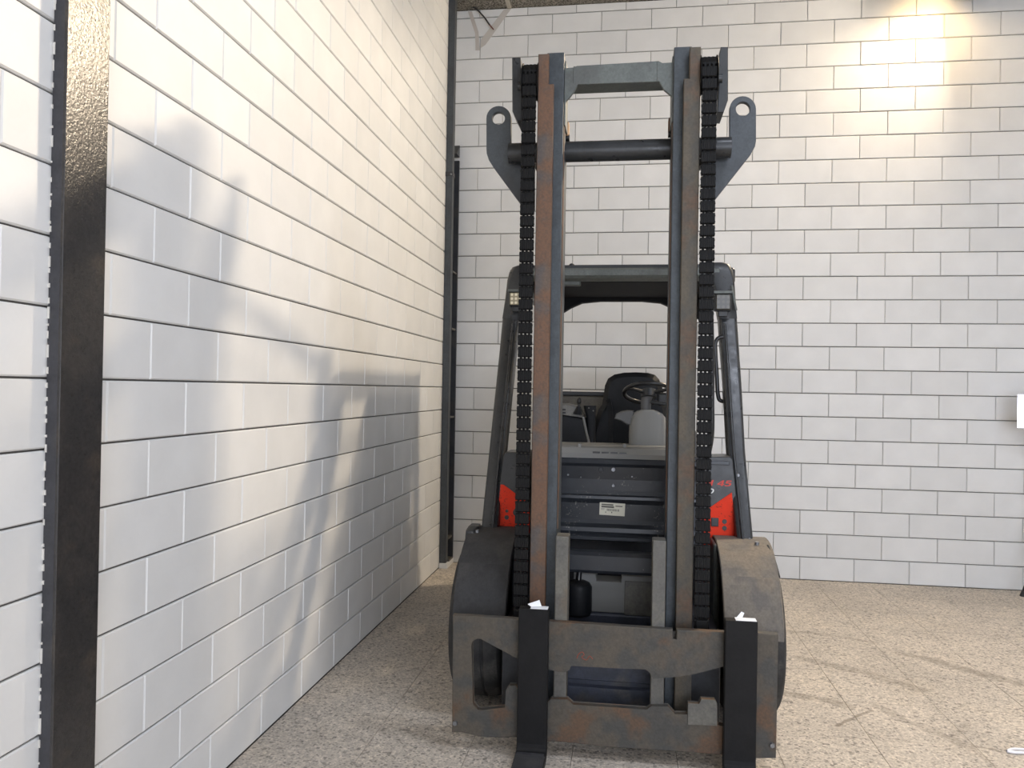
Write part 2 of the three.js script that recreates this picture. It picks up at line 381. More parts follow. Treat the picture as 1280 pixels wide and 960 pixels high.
// ───────────────────────── steel columns ─────────────────────────
{
  const c = group('steel_column', scene, [0, 0, 4.9]);
  tag(c, 'near-black glossy painted steel column set against the long block wall', 'column');
  const L = (g) => g.translate(0, 0, -4.9);
  mesh('front_flange', L(metreUV(bx(0.036, 0.046, 0, ROOM.h, 4.812, 4.99, 0.002))), columnPaint, c);
  mesh('web', L(metreUV(bx(0, 0.037, 0, ROOM.h, 4.815, 4.987, 0.002))), columnSide, c);
  // ragged edge of wall paint where the column meets the blocks
  const drips = [];
  for (let y = 0.02; y < ROOM.h - 0.1; y += 0.012 + rnd() * 0.05) { const h = 0.005 + rnd() * rnd() * 0.05, w = 0.0004 + rnd() * 0.0014; drips.push(bx(0.0, 0.004 + rnd() * 0.003, y, y + h, 4.987, 4.988 + w, 0)); }
  const pe = mesh('paint_edge', L(join(drips)), std({ color: 0xdedbd4, roughness: 0.6 }), c);
  pe.userData.kind = 'stuff';
}
{
  const c = group('corner_column', scene, [0.03, 0, 0.12]);
  tag(c, 'dark grey steel post standing in the corner on a white plinth', 'column');
  const L = g => g.translate(-0.03, 0, -0.12);
  mesh('plinth', L(bx(0.004, 0.078, 0, 0.045, 0.006, 0.262, 0.003)), blockMats[1], c);
  mesh('post', L(metreUV(bx(0.003, 0.062, 0.045, ROOM.h, 0.17, 0.245, 0.004))), earPaint, c);
  mesh('back_flange', L(metreUV(bx(0.004, 0.074, 0.045, 3.66, 0.006, 0.03, 0.002))), darkPaint, c);
  mesh('web', L(metreUV(bx(0.01, 0.022, 0.045, 3.64, 0.03, 0.17, 0.001))), darkPaint, c);
  for (const y of [0.24, 1.32, 1.48 + 0.63, 2.62]) mesh('stiffener', L(bx(0.02, 0.066, y, y + 0.016, 0.03, 0.17, 0.001)), uprightMat, c);
  mesh('base_plate', L(bx(0.02, 0.076, 0.045, 0.06, 0.02, 0.17, 0.001)), uprightMat, c);
  mesh('bracket', L(profile([[0.02, 3.69], [0.14, 3.69], [0.02, 3.80]], 0.02, 0.075, 0.001)), plasticDark, c);
  const cl = mesh('clamp', L(bx(0.001, 0.066, 3.46, 3.5, 0.165, 0.252, 0.003)), columnSide, c);
  mesh('bolt', L(rod([0.052, 3.474, 0.25], [0.052, 3.474, 0.262], 0.008)), chrome, cl);
}
{ // loose cable and thin flat coloured strips on the wall under the ceiling
  const pts = [[566, 3, 0.06], [577, 4, 0.055], [592, 9, 0.05], [604, 20, 0.045], [612, 31, 0.04]].map(([x, y, z]) => at(x, y, z).toArray());
  pts.unshift([0.06, 4.99, 0.17]);
  const c = group('loose_cable', scene, [0.06, 4.99, 0.17]);
  tag(c, 'short black cable sprouting from the top of the corner post', 'cable');
  mesh('sheath', tube(pts, 0.007).translate(-0.06, -4.99, -0.17), cableMat, c);
  const e = pts[pts.length - 1], f = at(617, 37, 0.035).toArray();
  mesh('bare_end', rod(e, f, 0.006, 0.005, 10).translate(-0.06, -4.99, -0.17), std({ color: 0x6a3c2e, roughness: 0.6 }), c);
  const wallStrip = (name, px, label, col) => {
    const p = px.map(q => { const v = at(q[0], q[1], 0); return [v.x, Math.min(v.y, ROOM.h - 0.004)]; });
    const m = mesh(name, plate(p, 0.0012, 0.0042, [], 0), std({ color: col, roughness: 0.8 }));
    tag(m, label, 'tape');
  };
  wallStrip('wall_strip', [[639, 11], [607, 56], [601, 60], [601, 50], [630, 12]], 'broad grey-beige flat strip slanting down the block wall under the ceiling', 0xc6c1ba);
  wallStrip('wall_strip', [[590, 14.5], [598, 40], [600, 63], [594.5, 63], [594, 42], [585, 14.5]], 'narrow brownish flat strip beside the corner post under the ceiling', 0xc4bdb6);
  const cs = mesh('ceiling_strip', bx(at(634.5, 8, 0).x, at(639.5, 8, 0).x, ROOM.h - 0.012, ROOM.h - 0.001, 0.005, 0.6, 0.001), std({ color: 0xb9b3a6, roughness: 0.7 }));
  tag(cs, 'pale flat strip running along the board ceiling from the block wall', 'strip');
}

// ───────────────────────── forklift ─────────────────────────
const CX = 1.55, CZ = 2.9;
const truck = group('forklift', scene, [CX, 0, CZ]);
tag(truck, 'dark grey and orange forklift truck with a tall rusty mast, standing with its forks down', 'forklift');
function fp(name, geo, mat, parent = truck, uv = true) {
  const g = uv ? metreUV(geo.translate(-CX, 0, -CZ)) : geo.translate(-CX, 0, -CZ);
  return mesh(name, g, mat, parent);
}
const px = (list, z) => list.map(([x, y]) => { const v = at(x, y, z); return [v.x, v.y]; });
const MX = 1.549;                                        // centre line of the mast
const mir = x => 2 * MX - x;
const sides = [[1, x => x], [-1, mir]];
const span = (f, a, b) => { const p = f(a), q = f(b); return p < q ? [p, q] : [q, p]; };

// --- fork carriage and forks
{
  const z = 3.59;
  const outer = px([[566, 769], [600, 771], [631, 773], [685, 777], [719, 779], [760, 782], [837, 787], [841, 787.3], [841.5, 799], [845.5, 799.5], [846, 787.6], [905, 790.6], [947, 791.5], [973, 793.5],
    [972, 850], [970.5, 930], [970, 948], [945, 948], [903, 944], [856, 940], [810, 937], [762, 934], [703, 927.5], [685, 927], [645, 921.5], [624, 922.5], [600, 921], [583, 917], [576, 915.5], [565, 915.6], [565.4, 850]], z);
  const hole = px([[588.5, 806], [590, 801], [596, 797.5], [601, 797.8], [606, 800.5], [646, 822], [666, 831], [686, 836], [698, 839], [705.5, 839.5], [711, 837], [713.5, 831.4], [760, 834], [808, 836], [813, 841], [817, 847.5], [845, 845.3], [865, 842.5], [905, 832], [925, 822], [938, 812], [944, 812], [947, 818],
    [944, 898], [941, 905], [935, 908], [903.5, 909], [896.5, 906.8], [896, 881], [893.7, 876.5], [877, 875.5], [874, 881.5], [860.6, 880.8], [860, 894], [843.5, 893.8], [835, 884.2], [814, 884], [809, 888], [760, 884.5], [716, 881.6], [709, 875.2], [689, 875], [685, 880], [660, 880], [644, 858], [637, 858], [633, 863], [632, 885], [601.6, 888.7], [597, 888], [590.4, 880.5]], z);
  const c = fp('carriage', plate(outer, 3.553, z, [hole], 0.003), carriageMat);
  c.userData.label = 'rusty steel fork carriage plate';
  for (const q of [[569, 903.5], [965, 931]]) { const v = at(q[0], q[1], z); fp('bolt', rod([v.x, v.y, z - 0.002], [v.x, v.y, z + 0.011], 0.011, 0.01, 6), chrome, c); }
  for (const [s, f] of sides) { const [a, b] = span(f, 1.312, 1.369); fp('upright', bx(a, b, 0.11, 0.948, 3.47, 3.556, 0.005), uprightMat, c); }
  fp('stop_plate', plate(px([[860, 879], [874, 879.6], [876.6, 873.6], [894, 874.6], [896.3, 879], [896.3, 907], [859.5, 905.5]], z).reverse(), z - 0.001, z + 0.004, [], 0.001), uprightMat, c);
  fp('paint_mark', tube([[721, 823], [723, 818], [728, 815], [730, 819], [727, 821], [733, 825], [737, 820], [741, 824]].map(q => at(...q, z + 0.001).toArray()), 0.0016, 40, 5), std({ color: 0x8f4636, roughness: 0.8 }), c);
  fp('rail_hook', bx(0.9, 2.2, 0.52, 0.56, 3.535, 3.556, 0.003), carriageMat, c);
  // forks: shank, rounded heel and tapering blade in one piece
  for (const [x0, x1, shift] of [[1.166, 1.294, 0], [2.026, 2.155, 0]]) {
    const zy = [[3.597, 0.648], [3.645, 0.648], [3.645, 0.075], [3.648, 0.06], [3.656, 0.05], [3.668, 0.047], [4.45, 0.034], [4.80, 0.014], [4.80, 0.003], [3.66, 0.002], [3.63, 0.006], [3.608, 0.022], [3.598, 0.05]];
    const f = fp('fork', profile(zy, x0, x1, 0.003), forkPaint);
    f.userData.label = 'black painted fork';
    fp('heel_band', bx(x0 + 0.004, x1 - 0.006, 0.0475, 0.0485, 3.668, 3.69, 0), forkHeel, f);  // lighter band across the heel
    fp('blade_sheen', profile([[3.69, 0.0482], [4.45, 0.0352], [4.45, 0.0335], [3.69, 0.046]].reverse(), x0 + 0.002, x1 - 0.002, 0), forkSheen, f);  // thin sheet, grazing sheen of the blade top painted into its colour
    // torn paper tag left on the top end of the shank
    const t = x0 < 1.5 ? [[0.048, 0.02], [0.03, 0.028], [0.126, 0.012], [0.124, 0.0]] : [[0.04, 0.0], [0.045, 0.028], [0.122, 0.03], [0.126, 0.0]];
    const y = 0.6492;
    fp('paper_tag', bx(x0 + (x0 < 1.5 ? 0.05 : 0.042), x1 - 0.004, y, y + 0.002, 3.6, 3.643, 0), paper, f);
    const tip = new THREE.BufferGeometry();
    const xm = x0 + (x0 < 1.5 ? 0.04 : 0.04), P = x0 < 1.5 ? [[xm - 0.005, y + 0.012, 3.62], [xm + 0.045, y + 0.03, 3.612], [xm + 0.055, y + 0.004, 3.615], [xm + 0.012, y + 0.004, 3.63]] : [[xm, y + 0.004, 3.635], [xm + 0.028, y + 0.028, 3.61], [xm + 0.04, y + 0.022, 3.606], [xm + 0.03, y + 0.004, 3.62]];
    const top = P.map(q => [q[0], q[1] + 0.0016, q[2] + 0.001]);
    const pos = [], quad = (a, b, cc, d) => pos.push(...a, ...b, ...cc, ...a, ...cc, ...d);
    quad(...P); quad(top[3], top[2], top[1], top[0]);
    for (let i = 0; i < 4; i++) { const k = (i + 1) % 4; quad(P[i], top[i], top[k], P[k]); }
    tip.setAttribute('position', new THREE.Float32BufferAttribute(pos, 3)); tip.computeVertexNormals();
    fp('torn_corner', tip, paper, f);
  }
}

// --- mast
const mast = group('mast', truck);
mast.userData.label = 'tall mast of nested rusty steel rails';
for (const [s, f] of sides) {
  const R = (a, b) => span(f, a, b);
  // front rail: stepped rusty flange with the web and rear flange behind it
  const fl = [[1.190, 0.14], [1.262, 0.14], [1.262, 2.965], [1.238, 2.965], [1.238, 3.103], [1.190, 3.103]].map(([x, y]) => [f(x), y]);
  fp('front_rail', join([plate(s > 0 ? fl : fl.reverse(), 3.43, 3.468, [], 0.003), bx(...R(1.190, 1.214), 0.14, 3.10, 3.30, 3.432, 0.003), bx(...R(1.190, 1.235), 0.14, 3.10, 3.275, 3.30, 0.003)]), s > 0 ? railRust : railOlive, mast);
  fp('inner_rail', join([bx(...R(1.224, 1.303), 0.12, 3.128, 3.385, 3.418, 0.004), bx(...R(1.28, 1.303), 0.12, 3.125, 3.21, 3.39, 0.003), bx(...R(1.236, 1.303), 0.12, 3.125, 3.185, 3.212, 0.003)]), railBlue, mast);
  fp('wear_strip', bx(...R(1.3025, 1.307), 0.95, 3.05, 3.36, 3.385, 0.001), railRust, mast);
  fp('outer_rail', join([bx(...R(1.195, 1.29), 0.10, 2.93, 3.15, 3.178, 0.003), bx(...R(1.195, 1.216), 0.10, 2.93, 3.06, 3.16, 0.003), bx(...R(1.195, 1.29), 0.10, 2.93, 3.035, 3.062, 0.003)]), darkPaint, mast);
  // lift cylinder, hidden behind the rails for most of its length
  fp('lift_cylinder', rod([f(1.245), 0.2, 3.12], [f(1.245), 2.5, 3.12], 0.035), darkPaint, mast);
  // roller plates beside the cross tube
  const roll = s > 0 ? [709, 162, 709, 170] : [838.5, 157, 838.5, 166];
  const v = at(roll[0], roll[1], 3.24);
  const rl = fp('guide_pad', bx(v.x - 0.012, v.x + 0.01, v.y - 0.035, v.y + 0.03, 3.215, 3.265, 0.004), s > 0 ? std({ color: 0xc9a27c, roughness: 0.6 }) : railRust, mast);
  fp('roller_pin', rod([v.x - 0.012, v.y - 0.04, 3.24], [v.x + 0.012, v.y - 0.04, 3.24], 0.017, 0.017, 16), blackGloss, rl);
}
{ // top cross bar with its gusset corners, round cross tube, lower cross members
  const z = 3.395;
  const poly = px([[705, 85], [716, 84.2], [721, 82.2], [816, 76.6], [823, 76], [828, 78.5], [842, 77.8], [842, 122], [836, 117], [830, 112], [824, 102], [722, 105.5], [719, 112], [713, 120], [705, 129]].reverse(), z);
  const cb = fp('cross_bar', join([plate(poly, z - 0.02, z, [], 0.002), bx(1.312, 1.787, 2.987, 3.072, z - 0.118, z - 0.018, 0.004)]), greyPaint, mast);
  for (const x of [1.345, 1.722]) fp('weld_seam', bx(x, x + 0.006, 2.995, 3.07, z - 0.002, z + 0.003, 0.001), greyPaint, cb);
  for (const x of [1.305, 1.789]) fp('end_plate', bx(x, x + 0.006, 2.8, 3.095, z - 0.13, z + 0.004, 0.001), greyPaint, cb);
  fp('cross_tube', rod([1.03, 2.722, 3.25], [mir(1.03), 2.722, 3.25], 0.048, 0.048, 28), framePaint, mast);
  fp('lower_cross_member', join([profile([[3.22, 0.09], [3.385, 0.09], [3.385, 0.235], [3.36, 0.24], [3.35, 0.255], [3.37, 0.265], [3.37, 0.40], [3.34, 0.42], [3.22, 0.42]], 1.303, 1.795, 0.002)]), deepBlue, mast);
  fp('middle_cross_member', profile([[3.08, 0.70], [3.15, 0.70], [3.16, 0.715], [3.16, 0.785], [3.14, 0.80], [3.08, 0.80]], 1.30, 1.80, 0.002), cowlPaint, mast);
}
for (const [s, f] of sides) fp('dark_filler', bx(...span(f, 1.06, 1.189), 0.06, 0.5, 3.06, 3.4, 0.006), darkPaint, mast);  // dark boxes added to block the view of lit floor behind the carriage
// ear plates with a lifting eye, outside the mast
{
  const z = 3.2;
  const arc = (cx, cy, r, a0, a1, n = 14) => Array.from({ length: n + 1 }, (_, i) => { const a = a0 + (a1 - a0) * i / n; return [cx + r * Math.cos(a), cy - r * Math.sin(a)]; });
  const left = [...arc(623.3, 147.7, 15.4, Math.PI, 0), [638.6, 181], [639.3, 185.5], [641.5, 187.6], [645, 187], [648, 180], [668, 178], [668, 262], [653, 258.5], [616, 208], [611, 200], [608.3, 192], [607.9, 186]];
  fp('lifting_eye', plate(px(left.reverse(), z), z - 0.03, z, [px(arc(623, 147.7, 8, 0, Math.PI * 2, 24).slice(0, -1), z)], 0.002), earPaint, mast);
  const right = [...arc(928.6, 136.5, 16.5, Math.PI, 0), [945.1, 176], [943.8, 183], [939, 192], [894.6, 248.5], [880, 264], [880, 178], [904, 177.5], [908.5, 177.8], [911.4, 175.5], [912.1, 171]];
  fp('lifting_eye', plate(px(right.reverse(), z), z - 0.03, z, [px(arc(928.7, 136, 8.9, 0, Math.PI * 2, 24).slice(0, -1), z)], 0.002), earPaint, mast);
}
// chain wheels, guards and chains
const PITCH = 0.0535;
const linkGeo = (() => {
  const oval = (len, dep) => { const a = len / 2, b = dep / 2, c = 0.0045; return [[-b + c, -a], [b - c, -a], [b, -a + c], [b, a - c], [b - c, a], [-b + c, a], [-b, a - c], [-b, -a + c]]; };
  const list = [];
  const pl = (x, y, len, th, z, dep) => { const g = new THREE.ExtrudeGeometry(shapeOf(oval(len, dep)), { depth: th, bevelEnabled: false }); list.push(g.rotateY(Math.PI / 2).translate(x - th / 2, y, z)); };
  for (let k = -3; k <= 3; k++) pl(k * 0.0089, 0, 0.0478, 0.0081, 0, 0.024);         // front block of outer plates
  for (const x of [-0.0178, 0, 0.0178]) pl(x, PITCH / 2, 0.046, 0.0095, -0.004, 0.015);  // joining plates set back between them
  for (const y of [-PITCH / 4, PITCH / 4]) list.push(new THREE.CylinderGeometry(0.0045, 0.0045, 0.0655, 6).rotateZ(Math.PI / 2).translate(0, y, 0));
  return metreUV(join(list));
})();
for (const [s, f] of sides) {
  const xc = f(1.1525), zc = 3.478, yTop = 2.985, R = 0.078;
  const chain = group('chain', truck); chain.userData.label = 'greasy black leaf chain';
  let y = yTop;
  for (let k = 0; k < 46; k++, y -= PITCH) {
    const m = mesh('link', linkGeo, chainMat, chain);
    m.position.set(xc - CX + (rnd() - 0.5) * 0.001, y, zc - CZ + (rnd() - 0.5) * 0.001);
  }
  for (let k = 1; k <= 4; k++) {                         // over the wheel
    const a = k * PITCH / R, m = mesh('link', linkGeo, chainMat, chain);
    m.position.set(xc - CX, yTop + R * Math.sin(a), zc - CZ - R + R * Math.cos(a)); m.rotation.x = -a;
  }
  const w = 0.034;
  fp('chain_wheel', turnX([[xc - w - 0.004, 0.0], [xc - w - 0.004, 0.098], [xc - w, 0.1], [xc - w + 0.004, 0.07], [xc - 0.02, 0.064], [xc + 0.02, 0.064], [xc + w - 0.004, 0.07], [xc + w, 0.1], [xc + w + 0.004, 0.098], [xc + w + 0.004, 0]], yTop, zc - R, 36), chainMat, mast);
  const z = 3.40;
  const g = s > 0 ? [[640, 72], [650.6, 71.6], [652.2, 110], [652.8, 150.5], [646.5, 151], [640.3, 139]] : [[901, 58.5], [910, 58.5], [910, 125], [904.5, 140.5], [896.5, 140.5], [898.5, 105], [897.5, 80], [899.5, 66]];
  const gd = fp('chain_guard', plate(px(g.reverse(), z), z - 0.15, z, [], 0.003), framePaint, mast);
  fp('axle', rod([f(1.09), yTop, zc - R], [f(1.2), yTop, zc - R], 0.02), framePaint, gd);
  fp('chain_anchor', bx(...span(f, 1.128, 1.178), 0.50, 0.60, 3.462, 3.50, 0.004), chainMat, truck);
}
// overhead tilt cylinders from the roof to the mast
for (const [s, f] of sides) {
  const x = f(1.17);
  const t = fp('tilt_cylinder', rod([x, 2.53, 2.34], [x, 2.66, 2.82], 0.038), darkPaint);
  fp('piston_rod', rod([x, 2.66, 2.82], [x, 2.74, 3.11], 0.026), chrome, t);
  fp('mount', plate([[x - 0.05, 2.31], [x + 0.05, 2.31], [x + 0.036, 2.57], [x - 0.036, 2.57]], 2.2, 2.36), framePaint, t);
  fp('clevis', bx(x - 0.03, x + 0.03, 2.68, 2.79, 3.02, 3.12, 0.01), framePaint, t);
}

// --- overhead guard: pillars, corner castings, roof
const BXC = 1.56;                                        // centre line of the truck body
const bm = x => 2 * BXC - x;
const guard = group('overhead_guard', truck);
guard.userData.label = 'dark grey overhead guard with slanting pillars';
{
  const pil = (rowsPx) => rowsPx.map(([x0, x1, y, z, d, r]) => { const a = at(x0, y, z), b = at(x1, y, z); return [(a.y + b.y) / 2, a.x, b.x, z - d, z, r]; });
  const lp = pil([[600, 621, 672, 2.95, 0.16, 0.02], [604.5, 625, 625, 2.84, 0.14, 0.02], [610.8, 631, 565, 2.71, 0.12, 0.02], [617.4, 637.3, 500, 2.57, 0.12, 0.02], [623.7, 643.7, 440, 2.44, 0.12, 0.02], [628, 648, 394, 2.34, 0.12, 0.02]]);
  const L = fp('pillar', loft(lp), framePaint, guard);
  const rp = pil([[922.5, 943, 684, 2.95, 0.16, 0.02], [916, 937.5, 625, 2.84, 0.14, 0.02], [910, 932, 562, 2.71, 0.12, 0.02], [905.5, 927.5, 480, 2.53, 0.12, 0.02], [901.3, 924, 430, 2.42, 0.12, 0.02], [899, 921.5, 394, 2.34, 0.12, 0.02]]);
  const R = fp('pillar', loft(rp), framePaint, guard);
  // raised inner rib on each pillar
  const ribs = [[L, [[615, 672, 2.953], [624.8, 565, 2.713], [631.5, 500, 2.573], [641, 405, 2.363]]], [R, [[929.5, 682, 2.953], [917, 562, 2.713], [911.5, 480, 2.533], [906, 405, 2.363]]]];
  for (const [p, q] of ribs) fp('rib', tube(q.map(([x, y, z]) => at(x, y, z).toArray()), 0.008, 20, 8), framePaint, p);
  for (const [x, y, z] of [[936.8, 674.5, 2.932], [922.5, 594, 2.778]]) { const v = at(x, y, z); fp('bolt', rod([v.x, v.y, z - 0.004], [v.x, v.y, z + 0.006], 0.009, 0.008, 8), chrome, R); }
  // corner castings that carry the lamps
  const lc = pil([[627.5, 652, 398, 2.35, 0.12, 0.012], [631, 655, 372, 2.34, 0.13, 0.02], [633.5, 660, 350, 2.32, 0.15, 0.02], [635.5, 662, 340, 2.31, 0.15, 0.03], [639.5, 662, 333.5, 2.30, 0.14, 0.03], [646, 662, 331.5, 2.29, 0.12, 0.02]]);
  const LC = fp('corner_casting', loft(lc), framePaint, guard);
  const rc = pil([[899, 921.8, 398, 2.35, 0.12, 0.012], [895, 920, 372, 2.34, 0.13, 0.02], [889, 918.6, 350, 2.32, 0.15, 0.02], [887, 917, 338, 2.31, 0.15, 0.03], [887, 913, 330, 2.30, 0.14, 0.03], [887, 906, 328, 2.29, 0.12, 0.02]]);
  const RC = fp('corner_casting', loft(rc), framePaint, guard);
  // roof: front beam, dark seal, side beams, rear beam, slatted pane
  const yb0 = at(770, 346.5, 2.31).y, yb1 = at(770, 334.5, 2.31).y;
  const fb = fp('front_beam', profile([[2.15, yb0 + 0.01], [2.21, yb0 - 0.012], [2.295, yb0 - 0.004], [2.312, yb0 + 0.012], [2.312, yb1 - 0.012], [2.30, yb1], [2.15, yb1 + 0.006]], at(650, 340, 2.31).x, at(900, 340, 2.31).x, 0.003), greyPaint, guard);
  fp('seal', bx(at(652, 331, 2.28).x, at(898, 331, 2.28).x, yb1 - 0.002, yb1 + 0.022, 2.19, 2.285, 0.006), plasticDark, fb);
  const knob = at(714.5, 329.5, 2.27);
  fp('knob', new THREE.SphereGeometry(0.017, 14, 10).scale(1, 0.75, 1).translate(knob.x, yb1 + 0.024, 2.25), plasticDark, fb);
  fp('roof_panel', bx(0.93, bm(0.93), yb1 - 0.015, yb1 + 0.015, 0.9, 1.80, 0.008), roofBlack, guard);
  for (const x of [1.32, 1.56, 1.80]) fp('roof_bar', bx(x - 0.022, x + 0.022, yb1 - 0.006, yb1 + 0.012, 1.79, 2.2, 0.004), framePaint, guard);
  for (const x of [0.885, bm(0.885) - 0.09]) fp('side_beam', bx(x, x + 0.09, yb0 - 0.03, yb1 + 0.012, 0.86, 2.23, 0.02), framePaint, guard);
  const rearY = at(770, 376.5, 0.95).y;
  const y0 = rearY, y1 = yb1 + 0.012;
  fp('rear_beam', plate([[0.89, y0 - 0.14], [1.06, y0 - 0.12], [1.17, y0 - 0.05], [1.26, y0 - 0.01], [1.4, y0 + 0.004], [1.72, y0 + 0.004], [1.86, y0 - 0.01], [1.95, y0 - 0.05], [2.06, y0 - 0.12], [2.23, y0 - 0.14], [2.23, y1], [0.89, y1]], 0.85, 0.95, [], 0.008), roofBlack, guard);
  for (const x of [0.99, bm(0.99) - 0.08]) fp('rear_pillar', loft([[1.2, x, x + 0.08, 0.80, 0.92, 0.02], [1.8, x, x + 0.08, 0.82, 0.93, 0.02], [yb0, x, x + 0.08, 0.85, 0.95, 0.02]]), framePaint, guard);
  const dl = at(710, 349, 2.24);
  fp('visor_clip', bx(dl.x - 0.06, dl.x + 0.075, yb0 - 0.035, yb0 - 0.004, 2.16, 2.22, 0.008), greyPaint, guard);
  // work lamps under the castings
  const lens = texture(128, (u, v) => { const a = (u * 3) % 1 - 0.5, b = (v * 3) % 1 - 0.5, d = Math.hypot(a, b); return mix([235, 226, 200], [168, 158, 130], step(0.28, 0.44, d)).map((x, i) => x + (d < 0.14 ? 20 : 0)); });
  const lamp = (cx, cy, w, h, tone, par) => {
    const v = at(cx, cy, 2.40), W = w / 212, H = h / 212;
    const b = fp('work_lamp', bx(v.x - W / 2, v.x + W / 2, v.y - H / 2, v.y + H / 2, 2.345, 2.40, 0.012), plasticDark, par);
    const g = new RoundedBoxGeometry(W - 0.018, H - 0.018, 0.012, 2, 0.005);
    const p = g.attributes.position, uv = g.attributes.uv;
    for (let i = 0; i < p.count; i++) uv.setXY(i, p.getX(i) / (W - 0.018) + 0.5, p.getY(i) / (H - 0.018) + 0.5);
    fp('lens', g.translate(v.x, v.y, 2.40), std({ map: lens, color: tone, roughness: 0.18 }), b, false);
    fp('bracket', bx(v.x - W / 2 - 0.004, v.x + W / 2 + 0.004, v.y + H / 2 - 0.004, v.y + H / 2 + 0.012, 2.34, 2.406, 0.003), greyPaint, b);
    fp('hinge', bx(v.x - 0.025, v.x + 0.03, v.y - H / 2 - 0.03, v.y - H / 2 + 0.004, 2.345, 2.385, 0.006), plasticDark, b);
  };
  lamp(645, 373.5, 19, 19, 0xffffff, LC);  // pale lens tone paints a bright reflection into the colour
  lamp(904, 377.5, 21, 22, 0x4d4a41, RC);
  // folded mirrors outside
  const m1 = at(626.5, 385, 2.8);
  fp('mirror_mount', loft([[m1.y - 0.03, m1.x - 0.006, m1.x + 0.03, 2.29, 2.35, 0.006], [m1.y, m1.x - 0.016, m1.x + 0.03, 2.27, 2.36, 0.006], [m1.y + 0.03, m1.x - 0.01, m1.x + 0.03, 2.29, 2.35, 0.006]]), plasticDark, LC);
  const m2 = at(923, 384, 2.8);
  fp('mirror_mount', bx(m2.x - 0.03, m2.x + 0.013, m2.y - 0.04, m2.y + 0.03, 2.27, 2.345, 0.012), greyPaint, RC);
  fp('mirror_arm', tube([[914.5, 357], [916, 366], [918, 378], [920, 388]].map(q => at(...q, 2.37).toArray()), 0.008, 16, 8), greyPaint, RC);
  // grab handle on the inside of the right pillar
  fp('grab_handle', tube([[904, 421], [898, 422.5], [894.5, 428], [894.3, 440], [896, 470], [897.6, 494], [900, 500.5], [909, 502]].map(q => at(...q, 2.46).toArray()), 0.0115, 60, 10), blackGloss, R);
}
// hose hanging behind the right chain
fp('hydraulic_hose', tube([[882, 190, 3.22], [885, 260, 3.12], [888, 380, 3.02], [889.5, 440, 3.0], [889.5, 500, 3.0], [889, 545, 2.98], [884, 572, 2.93], [877, 590, 2.84]].map(([x, y, z]) => at(x, y, z).toArray()), 0.014, 80, 10), blackGloss);

